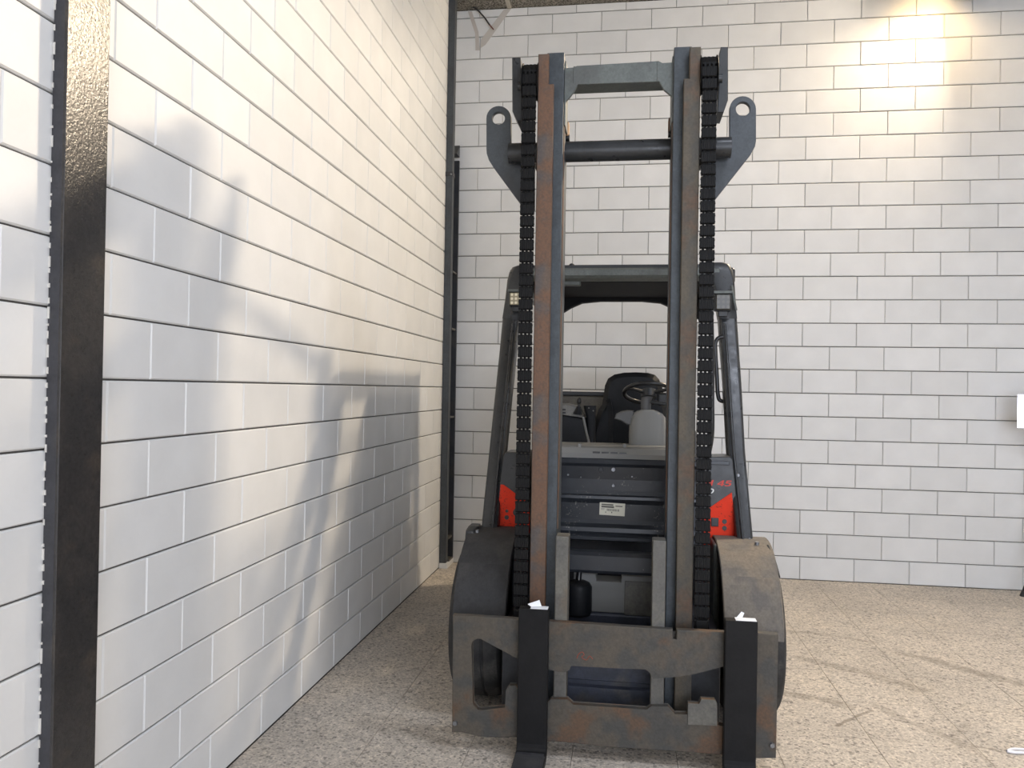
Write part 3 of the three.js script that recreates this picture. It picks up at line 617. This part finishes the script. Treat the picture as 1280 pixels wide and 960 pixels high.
// --- body: cowl, dashboard ledge, side panels, chassis, counterweight
const body = group('body', truck);
body.userData.label = 'dark grey and orange truck body';
{
  const z = 2.85, Y = (y) => at(770, y, z).y;
  const xl = 1.12, xr = bm(1.12);
  const zy = [[2.62, Y(573)], [2.838, Y(573)], [2.85, Y(575)], [2.858, Y(580)], [2.846, Y(584)], [2.838, Y(600)], [2.836, Y(614)], [2.842, Y(619)], [2.862, Y(620.5)], [2.864, Y(624)], [2.85, Y(630)], [2.848, Y(650)], [2.855, Y(655)], [2.885, Y(659)], [2.89, Y(664)], [2.882, Y(668)], [2.895, Y(670)], [2.895, Y(674)], [2.87, Y(676)], [2.62, Y(676)]];
  const cowl = fp('cowl', profile(zy.reverse(), xl, xr, 0.002), cowlPaint, body);
  for (const [x, y, r, zz] of [[751, 587, 0.013, 2.846], [766.5, 587, 0.013, 2.846], [766.5, 607, 0.009, 2.84], [710, 593.5, 0.006, 2.843], [790, 596, 0.005, 2.842], [726, 596.5, 0.004, 2.842]]) {
    const v = at(x, y, zz);
    fp('bolt', rod([v.x, v.y, zz - 0.006], [v.x, v.y, zz + 0.006], r, r * 0.75, 10), x === 751 ? darkPaint : chrome, cowl);
  }
  // data sticker: grey rules standing for its small print
  const cv = document.createElement('canvas'); cv.width = 256; cv.height = 128;
  const c = cv.getContext('2d'); c.fillStyle = '#d9d6c4'; c.fillRect(0, 0, 256, 128);
  c.fillStyle = '#5f5c54'; c.fillRect(18, 14, 120, 14); c.fillRect(18, 34, 128, 18); c.fillRect(160, 26, 70, 10);
  for (let i = 0; i < 13; i++) c.fillRect(70 + i * 10, 62, 3 + (i * 7) % 5, 22);
  c.fillRect(60, 92, 8, 12); c.fillRect(120, 90, 10, 14); c.fillRect(14, 62, 40, 3); c.fillRect(14, 72, 36, 3);
  const st = new THREE.CanvasTexture(cv); st.colorSpace = THREE.SRGBColorSpace;
  const a = at(749.5, 628, 2.853), b = at(781, 645, 2.853), w = b.x - a.x, h = a.y - b.y;
  const g = new THREE.BoxGeometry(w, h, 0.0015);
  fp('data_sticker', g.rotateZ(-0.03).translate((a.x + b.x) / 2, (a.y + b.y) / 2, 2.853), std({ map: st, roughness: 0.5 }), cowl, false);
  // pale ledge behind the cowl
  const ly0 = at(770, 573, 2.84).y, ly1 = at(770, 558.5, 2.80).y;
  const ledge = fp('dashboard_ledge', profile([[2.2, ly0 - 0.02], [2.842, ly0 - 0.004], [2.846, ly0 + 0.022], [2.825, ly0 + 0.05], [2.80, ly1], [2.2, ly1 - 0.02]], xl + 0.06, xr - 0.06, 0.003), plasticGrey, body);
  for (let k = 0; k < 4; k++) { const p0 = at(741 + k * 11, 564 + k * 0.45, 2.834), p1 = at(750 + k * 11, 567 + k * 0.45, 2.834); fp('vent_slot', bx(p0.x, p1.x, p1.y, p0.y, 2.82, 2.8445, 0.001), blackGloss, ledge); }
  for (const x of [724.5, 780.5]) { const v = at(x, 557, 2.81); fp('clip', bx(v.x - 0.009, v.x + 0.009, v.y - 0.012, v.y + 0.01, 2.79, 2.818, 0.003), plasticGrey, ledge); }
  // side panels between pillars and mast, orange below
  const zs = 2.83;
  const lp = fp('side_panel', plate(px([[660, 565], [660, 672], [616, 672], [620.5, 640], [629, 570], [632, 565.5]].reverse(), zs).reverse(), zs - 0.2, zs, [], 0.004), framePaint, body);
  const ol = fp('orange_panel', plate(px([[626, 605.5], [630, 606], [646, 618], [662, 629.5], [662, 667], [619.5, 667]].reverse(), zs), zs - 0.004, zs + 0.004, [], 0.001), orangePaint, body);
  const rp = fp('side_panel', plate(px([[862, 571], [913, 571], [916, 575], [927, 684], [862, 684]].reverse(), zs), zs - 0.2, zs, [], 0.004), framePaint, body);
  const or = fp('orange_panel', plate(px([[914.7, 615.5], [916.5, 635], [921, 682], [862, 680], [862, 650.5], [887.7, 634]], zs).reverse(), zs - 0.004, zs + 0.004, [], 0.001), orangePaint, body);
  const dot = (x, y, r, par) => { const v = at(x, y, zs + 0.004); fp('plug', rod([v.x, v.y, zs], [v.x, v.y, zs + 0.0065], r / 237, r / 237 * 0.85, 16), blackGloss, par); };
  dot(633.6, 638.8, 2.3, ol); dot(633.3, 646.8, 3.2, ol); dot(646, 640.5, 5.5, ol);
  dot(905.6, 652, 3.2, or); dot(905.6, 660.2, 3.2, or);
  { const v = at(893.5, 652.5, zs + 0.004); fp('socket', bx(v.x - 0.019, v.x + 0.019, v.y - 0.023, v.y + 0.022, zs, zs + 0.008, 0.006), plasticDark, or); }
  fp('trim_lip', bx(at(888, 573, zs + 0.006).x, at(912, 573, zs + 0.006).x, at(900, 581, zs).y, at(900, 576, zs).y, zs - 0.01, zs + 0.008, 0.003), cowlPaint, rp);
  // model lettering on the panel
  const font = await new FontLoader().loadAsync('fonts/droid/droid_sans_bold.typeface.json');
  const red = std({ color: 0xd23a2a, roughness: 0.45 }), white = std({ color: 0xe6e6e2, roughness: 0.45 });
  const word = (text, x1, yb, hpx, mat, stretch) => {
    const v = at(x1, yb, zs + 0.001), H = hpx / 237;
    const t = new TextGeometry(text, { font, size: H, depth: 0.0012, curveSegments: 3, bevelEnabled: false });
    t.applyMatrix4(new THREE.Matrix4().set(stretch, 0.28, 0, 0, 0, 1, 0, 0, 0, 0, 1, 0, 0, 0, 0, 1));
    t.computeBoundingBox();
    fp('lettering', t.translate(v.x - t.boundingBox.max.x, v.y, zs), mat, rp, false);
  };
  word('H 45', 914.5, 608, 7, red, 1.6);
  word('EVO', 892.5, 617, 6, white, 1.3);
  // chassis and axle behind the mast
  fp('chassis', bx(1.02, bm(1.02), 0.24, Y(676) + 0.002, 1.1, 2.62, 0.01), darkPaint, body);
  const ax = fp('front_axle', join([bx(1.06, 2.06, 0.12, 0.47, 2.62, 3.0, 0.02), rod([1.04, 0.40, 2.9], [2.08, 0.40, 2.9], 0.1, 0.1, 24)]), deepBlue, body);
  fp('axle_cover', plate([[1.36, 0.47], [1.76, 0.47], [1.76, 0.66], [1.60, 0.66], [1.595, 0.625], [1.475, 0.625], [1.47, 0.66], [1.36, 0.66]], 2.86, 3.0, [], 0.004), plasticGrey, ax);
  fp('cover_strip', bx(1.615, 1.80, 0.465, 0.635, 2.98, 3.006, 0.003), uprightMat, ax);
  const acc = fp('accumulator', turnX([[0, 0], [0, 0.06], [0.012, 0.068], [0.14, 0.068], [0.16, 0.055], [0.17, 0.03], [0.17, 0]], 0, 0, 24).rotateZ(Math.PI / 2).translate(1.385, 0.46, 3.02), blackVinyl, ax);
  fp('hose', rod([1.385, 0.63, 3.02], [1.39, 0.72, 3.0], 0.014, 0.014, 12), blackGloss, acc);
  // rear of the truck
  fp('counterweight', loft([[0.16, 1.1, bm(1.1), 0.78, 1.3, 0.1], [0.3, 1.0, bm(1.0), 0.72, 1.35, 0.12], [1.0, 0.98, bm(0.98), 0.70, 1.35, 0.12], [1.3, 1.0, bm(1.0), 0.76, 1.3, 0.12], [1.36, 1.06, bm(1.06), 0.84, 1.25, 0.1]], 6), framePaint, body);
  const ey = at(725, 492, 1.3).y;
  const hood = fp('engine_hood', bx(1.06, bm(1.06), 1.0, ey - 0.012, 0.95, 1.38, 0.02), std({ map: steelTex([112, 108, 98], [104, 100, 92], [120, 114, 102], 0.3), roughness: 0.6 }), body);
  fp('hood_rim', bx(1.05, bm(1.05), ey - 0.014, ey + 0.014, 0.94, 1.392, 0.006), plasticDark, hood);
}
// --- driver's place
{
  const z = 1.78;
  const seat = group('driver_seat', truck); seat.userData.label = 'black vinyl driver seat';
  const bk = px([[744, 560], [747, 535], [751, 515], [754, 497], [756, 482], [760, 473], [768, 468], [780, 465.7], [795, 465.2], [810, 466], [819, 468.5], [824, 474], [828, 484], [833, 505], [838, 535], [840, 560]], z).reverse();
  fp('backrest', plate(bk, z - 0.16, z, [], 0.03), blackVinyl, seat);
  const bo = [[736, 560], [741, 535], [748, 512], [757, 500], [763, 498], [766, 512], [766, 560]];
  fp('bolster', plate(px(bo, z + 0.06).reverse(), z - 0.06, z + 0.08, [], 0.03), blackVinyl, seat);
  const cy = at(790, 556, 1.9).y;
  fp('cushion', bx(1.36, 1.84, 1.0, cy - 0.02, 1.5, 2.1, 0.05), blackVinyl, seat);
  fp('seat_frame', bx(1.40, 1.80, 0.86, 1.02, 1.5, 2.05, 0.02), plasticDark, seat);
  // steering console, column and wheel
  const zc = 2.45, a = (x, y) => at(x, y, zc);
  const sc = group('steering_console', truck); sc.userData.label = 'light grey steering console';
  const sec = [[566, 786, 834], [548, 786, 833.5], [530, 787, 833], [522, 788.5, 832.5], [517, 792, 829], [514, 797, 823], [512.3, 803, 817]];
  fp('column_cover', loft(sec.map(([y, x0, x1]) => { const p = a(x0, y), q = a(x1, y), w = q.x - p.x; return [p.y, p.x, q.x, zc - 0.06 - w, zc, Math.min(0.05, w * 0.3)]; }), 6), plasticGrey, sc);
  const e0 = a(772, 519), e1 = a(783, 514.5);
  fp('side_cover', plate(px([[768, 523.5], [770, 518], [776, 514.8], [784, 513.2], [792, 513.5], [792, 532], [784, 531], [776, 526]], zc - 0.03).reverse(), zc - 0.15, zc - 0.03, [], 0.006), std({ color: 0x5c5d5d, roughness: 0.5 }), sc);
  const hub = at(811, 491.5, 2.33);
  const neck = a(808, 511);
  fp('neck', tube([[neck.x, neck.y - 0.02, zc - 0.12], [neck.x, neck.y + 0.03, zc - 0.12], [neck.x + 0.006, neck.y + 0.065, zc - 0.12], [hub.x + 0.01, hub.y + 0.005, 2.34]], 0.03, 20, 14), std({ color: 0x5c5d5e, roughness: 0.5 }), sc);
  fp('gaiter', rod([neck.x, neck.y - 0.015, zc - 0.12], [neck.x, neck.y + 0.014, zc - 0.12], 0.024, 0.024, 16), blackGloss, sc);
  const wheel = fp('steering_wheel', new THREE.TorusGeometry(0.142, 0.0125, 12, 48).rotateX(Math.PI / 2).rotateX(-0.42).translate(hub.x, hub.y, 2.33), blackGloss, sc);
  for (const t of [0.5, 2.6, 4.7]) { const d = V(Math.cos(t) * 0.14, 0, Math.sin(t) * 0.14).applyAxisAngle(V(1, 0, 0), -0.42); fp('spoke', rod([hub.x, hub.y, 2.33], [hub.x + d.x, hub.y + d.y, 2.33 + d.z], 0.012, 0.009, 10), blackGloss, wheel); }
  fp('wheel_hub', rod([hub.x, hub.y - 0.025, 2.34], [hub.x, hub.y + 0.02, 2.325], 0.045, 0.04, 20), plasticDark, wheel);
  fp('display', bx(hub.x + 0.05, hub.x + 0.16, hub.y - 0.075, hub.y + 0.005, 2.3, 2.36, 0.015), plasticDark, sc);
  fp('switch_stalk', rod([hub.x + 0.01, hub.y - 0.05, 2.37], [hub.x + 0.14, hub.y - 0.07, 2.40], 0.009, 0.012, 10), plasticDark, sc);
  // control console with hydraulic levers beside the seat
  const zz = 2.15, cc = group('control_console', truck); cc.userData.label = 'black armrest console with lever';
  fp('housing', plate(px([[684, 556], [737, 556], [733, 540], [730, 524], [727, 522], [700, 518], [684, 517]], zz).reverse(), zz - 0.35, zz, [], 0.01), blackVinyl, cc);
  const tp = px([[684, 519], [727, 524], [729, 520], [722, 508], [708, 505], [684, 505]].reverse(), zz - 0.02).reverse();
  const top = fp('top_panel', plate(tp, zz - 0.3, zz - 0.02, [], 0.006), std({ map: steelTex([118, 116, 110], [108, 107, 102], [96, 94, 90], 0.3), roughness: 0.5 }), cc);
  const k0 = at(722, 514, zz), k1 = at(723.5, 506, zz), k2 = at(723.7, 500.5, zz);
  fp('boot', rod([k0.x, k0.y - 0.02, zz - 0.01], [k1.x, k1.y - 0.01, zz - 0.01], 0.03, 0.012, 14), blackVinyl, cc);
  const lv = fp('lever', rod([k1.x, k1.y - 0.015, zz - 0.01], [k2.x, k2.y, zz - 0.01], 0.008, 0.008, 10), blackGloss, cc);
  fp('knob', new THREE.SphereGeometry(0.015, 16, 12).scale(1, 1.5, 1).translate(k2.x, k2.y - 0.004, zz - 0.01), blackGloss, lv);
  for (const q of [[703, 512], [703, 516]]) { const v = at(q[0], q[1], zz - 0.015); fp('slot', bx(v.x - 0.04, v.x + 0.02, v.y - 0.005, v.y + 0.005, zz - 0.03, zz - 0.016, 0.002), blackGloss, top); }
  fp('edge_strip', tube([[729, 521], [730.5, 528], [733, 540], [736, 553]].map(q => at(...q, zz + 0.004).toArray()), 0.008, 16, 8), plasticGrey, cc);
  const sb = fp('seat_belt_holder', loft([[1.25, 1.37, 1.42, 1.95, 2.05, 0.015], [1.42, 1.36, 1.42, 1.95, 2.03, 0.015], [1.49, 1.34, 1.42, 1.93, 2.02, 0.02]]), blackVinyl, cc);
  for (const [x, y] of [[736, 510], [741.5, 513.5]]) { const v = at(x, y, 2.04); fp('button', rod([v.x, v.y, 2.0], [v.x, v.y, 2.046], 0.006, 0.004, 10), plasticGrey, cc); }
}
// --- wheels and mudguards
function wheel(x0, x1, y, z, r, name = 'wheel') {
  const w = group(name, truck), d = x1 - x0, s = 0.05;
  const P = [[x0 + 0.03, r * 0.52], [x0 + 0.01, r * 0.6], [x0, r * 0.78], [x0 + 0.006, r * 0.9], [x0 + 0.022, r * 0.965], [x0 + s, r * 0.99], [x0 + d * 0.32, r], [x0 + d * 0.33, r - 0.012], [x0 + d * 0.37, r - 0.012], [x0 + d * 0.38, r], [x0 + d * 0.62, r], [x0 + d * 0.63, r - 0.012], [x0 + d * 0.67, r - 0.012], [x0 + d * 0.68, r], [x1 - s, r * 0.99], [x1 - 0.022, r * 0.965], [x1 - 0.006, r * 0.9], [x1, r * 0.78], [x1 - 0.01, r * 0.6], [x1 - 0.03, r * 0.52]];
  fp('tyre', turnX(P, y, z, 56), tyreMat, w);
  fp('rim', turnX([[x0 + 0.035, 0], [x0 + 0.035, r * 0.2], [x0 + 0.06, r * 0.28], [x0 + 0.05, r * 0.46], [x0 + 0.03, r * 0.53], [x1 - 0.03, r * 0.53], [x1 - 0.05, r * 0.46], [x1 - 0.05, 0]], y, z, 32), uprightMat, w);
  return w;
}
wheel(0.768, 1.035, 0.392, 2.91, 0.39);
wheel(bm(1.035), bm(0.768), 0.392, 2.91, 0.39);
wheel(0.95, 1.15, 0.30, 1.12, 0.30);
wheel(bm(1.15), bm(0.95), 0.30, 1.12, 0.30);
function mudguard(x0, x1, mat, cx) {
  const ring = (r, a0, a1, n) => Array.from({ length: n + 1 }, (_, i) => { const a = a0 + (a1 - a0) * i / n; return [2.91 + r * Math.cos(a), 0.392 + r * Math.sin(a)]; });
  const a0 = 0.24, a1 = 2.2, g = fp('mudguard', profile([...ring(0.468, a0, a1, 20), ...ring(0.454, a1, a0, 20)].reverse(), x0, x1, 0.004), mat);
  g.userData.label = mat === dustyRubber ? 'dusty brown-black mudguard' : 'black mudguard';
  // turned-down lips along both sides and a front flap edge
  for (const [p, q] of [[x0, x0 + 0.008], [x1 - 0.008, x1]]) fp('lip', profile([...ring(0.462, a0, a1, 20), ...ring(0.425, a1, a0, 20)].reverse(), p, q, 0.001), rubber, g);
  const e = ring(0.475, 0.21, 0.30, 3);
  fp('front_edge', profile([...e, ...ring(0.452, 0.30, 0.21, 3)].reverse(), x0 + 0.004, x1 - 0.004, 0.002), mat, g);
  const v = [cx, 0.392 + 0.468 * Math.sin(1.35), 2.91 + 0.468 * Math.cos(1.35)];
  fp('bolt', rod([v[0], v[1] - 0.004, v[2]], [v[0], v[1] + 0.012, v[2] + 0.002], 0.012, 0.01, 10), chrome, g);
  return g;
}
{
  const g = mudguard(0.812, 1.066, rubber, 0.86);
  fp('corner_cap', loft([[0.80, 0.800, 0.85, 2.98, 3.04, 0.01], [0.855, 0.802, 0.85, 2.95, 3.03, 0.012], [0.873, 0.81, 0.86, 2.90, 3.0, 0.012]]), plasticDark, g);
  const h = mudguard(2.058, 2.318, dustyRubber, 2.25);
  fp('crease', tube([[2.30, 0.845, 3.02], [2.312, 0.80, 3.125], [2.318, 0.74, 3.215]], 0.006, 16, 8), rubber, h);
  // inner wing behind each mudguard
  fp('inner_wing', bx(1.045, 1.075, 0.42, 0.84, 2.63, 3.02, 0.01), darkPaint);
  fp('inner_wing', bx(bm(1.075), bm(1.045), 0.42, 0.84, 2.63, 3.02, 0.01), greyPaint);
}

// ───────────────────────── tripod work light by the wall ─────────────────────────
function panelLight(name, parent, w, h, color, power) {
  const l = new THREE.RectAreaLight(color, power, w, h); l.name = name; l.castShadow = true; parent.add(l); return l;
}
{
  const X = 4.90, Z = 0.3, t = group('work_light_stand', scene, [X, 0, Z]);
  tag(t, 'black tripod with a glowing square white lamp head beside the block wall', 'work light');
  mesh('pole', rod([0, 0.32, 0], [0, 1.4, 0], 0.014, 0.012, 14), blackGloss, t);
  mesh('collar', rod([0, 0.56, 0], [0, 0.62, 0], 0.024, 0.024, 14), plasticDark, t);
  for (const a of [3.7, 1.6, 5.8]) {
    const q = [Math.cos(a) * 0.17, Math.sin(a) * 0.13];
    if (a === 3.7) { q[0] = -0.135; q[1] = -0.105; }
    const lg = mesh('leg', rod([0, 0.6, 0], [q[0], 0.016, q[1]], 0.01, 0.01, 10), blackGloss, t);
    mesh('foot', rod([q[0], 0.0, q[1]], [q[0] * 0.93, 0.045, q[1] * 0.93], 0.019, 0.015, 12), plasticDark, lg);
  }
  const v = at(1274, 514, 0.3), turn = -0.43, c = [v.x + 0.14 * Math.cos(turn) - X, v.y, 0.03];
  const head = group('lamp_head', t, c); head.rotation.y = turn;
  mesh('housing', bx(-0.128, 0.128, -0.124, 0.124, -0.06, -0.008, 0.012), plasticDark, head);
  mesh('diffuser', bx(-0.14, 0.14, -0.132, 0.132, -0.012, 0.0, 0.004), std({ color: 0xffffff, emissive: LED.color, emissiveIntensity: 3.0, roughness: 0.4 }), head);
  const l = panelLight('lamp_glow', head, 0.27, 0.25, LED.color, LED.power);
  l.position.set(0, 0, 0.006); l.rotation.y = Math.PI;
}
{ // white cable on the floor by the right edge of the view
  const p = [[1259, 941], [1266, 938.6], [1275, 938.8], [1290, 940], [1310, 939]].map(q => { const v = onFloor(...q); return [v.x, 0.008, v.z]; });
  const q = [[1259, 941], [1268, 942.6], [1278, 942.8], [1295, 944], [1315, 946]].map(q => { const v = onFloor(...q); return [v.x, 0.008, v.z]; });
  const o = p[0], c = mesh('floor_cable', join([tube(p, 0.0065), tube(q, 0.0065)]).translate(-o[0], 0, -o[2]), std({ color: 0xf2f2f6, roughness: 0.35 }));
  c.position.set(o[0], 0, o[2]);
  tag(c, 'white glossy cable looped flat on the floor slabs', 'cable');
}

// ───────────────────────── lamps outside the frame ─────────────────────────
{
  for (const F of FLOODS) {
    const f = group('floodlight', scene, F.pos);
    tag(f, F.label, 'floodlight'); f.userData.group = 'floodlights by the block wall';
    f.lookAt(...F.aim);
    mesh('housing', bx(-F.w / 2 - 0.02, F.w / 2 + 0.02, -F.h / 2 - 0.015, F.h / 2 + 0.015, -0.09, -0.012, 0.015), plasticDark, f);
    mesh('glass', bx(-F.w / 2, F.w / 2, -F.h / 2, F.h / 2, -0.014, -0.006, 0.002), std({ color: 0xffffff, emissive: F.color, emissiveIntensity: 8, roughness: 0.3 }), f);
    mesh('added_barn_door', bx(-F.w / 2 - 0.016, -F.w / 2 - 0.01, -F.h / 2 - 0.015, F.h / 2 + 0.015, -0.012, 0.13, 0.001), plasticDark, f);  // flap added to keep flood light off the block wall
    const l = panelLight('flood_glow', f, F.w, F.h, F.color, F.power);
    l.rotation.y = Math.PI;
  }
  const w = group('added_spotlight', scene, ADDED_SPOT.pos);  // added fitting, placed only for the warm patch on the wall
  tag(w, 'small unseen spotlight added under the ceiling for the warm glow on the block wall', 'spotlight');
  w.lookAt(...ADDED_SPOT.aim);
  mesh('can', rod([0, 0, -0.1], [0, 0, -0.004], 0.03, 0.034, 18), plasticDark, w);
  mesh('lens', rod([0, 0, -0.006], [0, 0, -0.002], 0.03, 0.03, 18), std({ color: 0xffffff, emissive: ADDED_SPOT.color, emissiveIntensity: 3 }), w);
  const sp = new THREE.SpotLight(ADDED_SPOT.color, ADDED_SPOT.power, 0, 0.92, 1, 2); sp.name = 'spot_glow'; sp.castShadow = true; sp.shadow.radius = 1.5;
  w.add(sp); w.add(sp.target); sp.position.set(0, 0, 0.004); sp.target.position.set(0, 0, 1);
}
for (const [x, z] of FILL_LAMPS.spots) {
  const f = group('added_ceiling_lamp', scene, [x, ROOM.h - 0.12, z]);  // added fill lamp, out of view
  tag(f, 'long flat white fill lamp added unseen under the hall ceiling', 'added ceiling lamp');
  f.userData.group = 'added hall ceiling lamps';
  mesh('housing', bx(-FILL_LAMPS.w / 2 - 0.02, FILL_LAMPS.w / 2 + 0.02, 0.008, 0.12, -FILL_LAMPS.d / 2 - 0.02, FILL_LAMPS.d / 2 + 0.02, 0.01), plainWall, f);
  mesh('diffuser', bx(-FILL_LAMPS.w / 2, FILL_LAMPS.w / 2, 0.002, 0.012, -FILL_LAMPS.d / 2, FILL_LAMPS.d / 2, 0.002), std({ color: 0xffffff, emissive: FILL_LAMPS.color, emissiveIntensity: 2, roughness: 0.4 }), f);
  const l = panelLight('lamp_glow', f, FILL_LAMPS.w, FILL_LAMPS.d, FILL_LAMPS.color, FILL_LAMPS.power);
  l.rotation.x = -Math.PI / 2;
}

scene.updateMatrixWorld(true);
renderer.render(scene, camera);
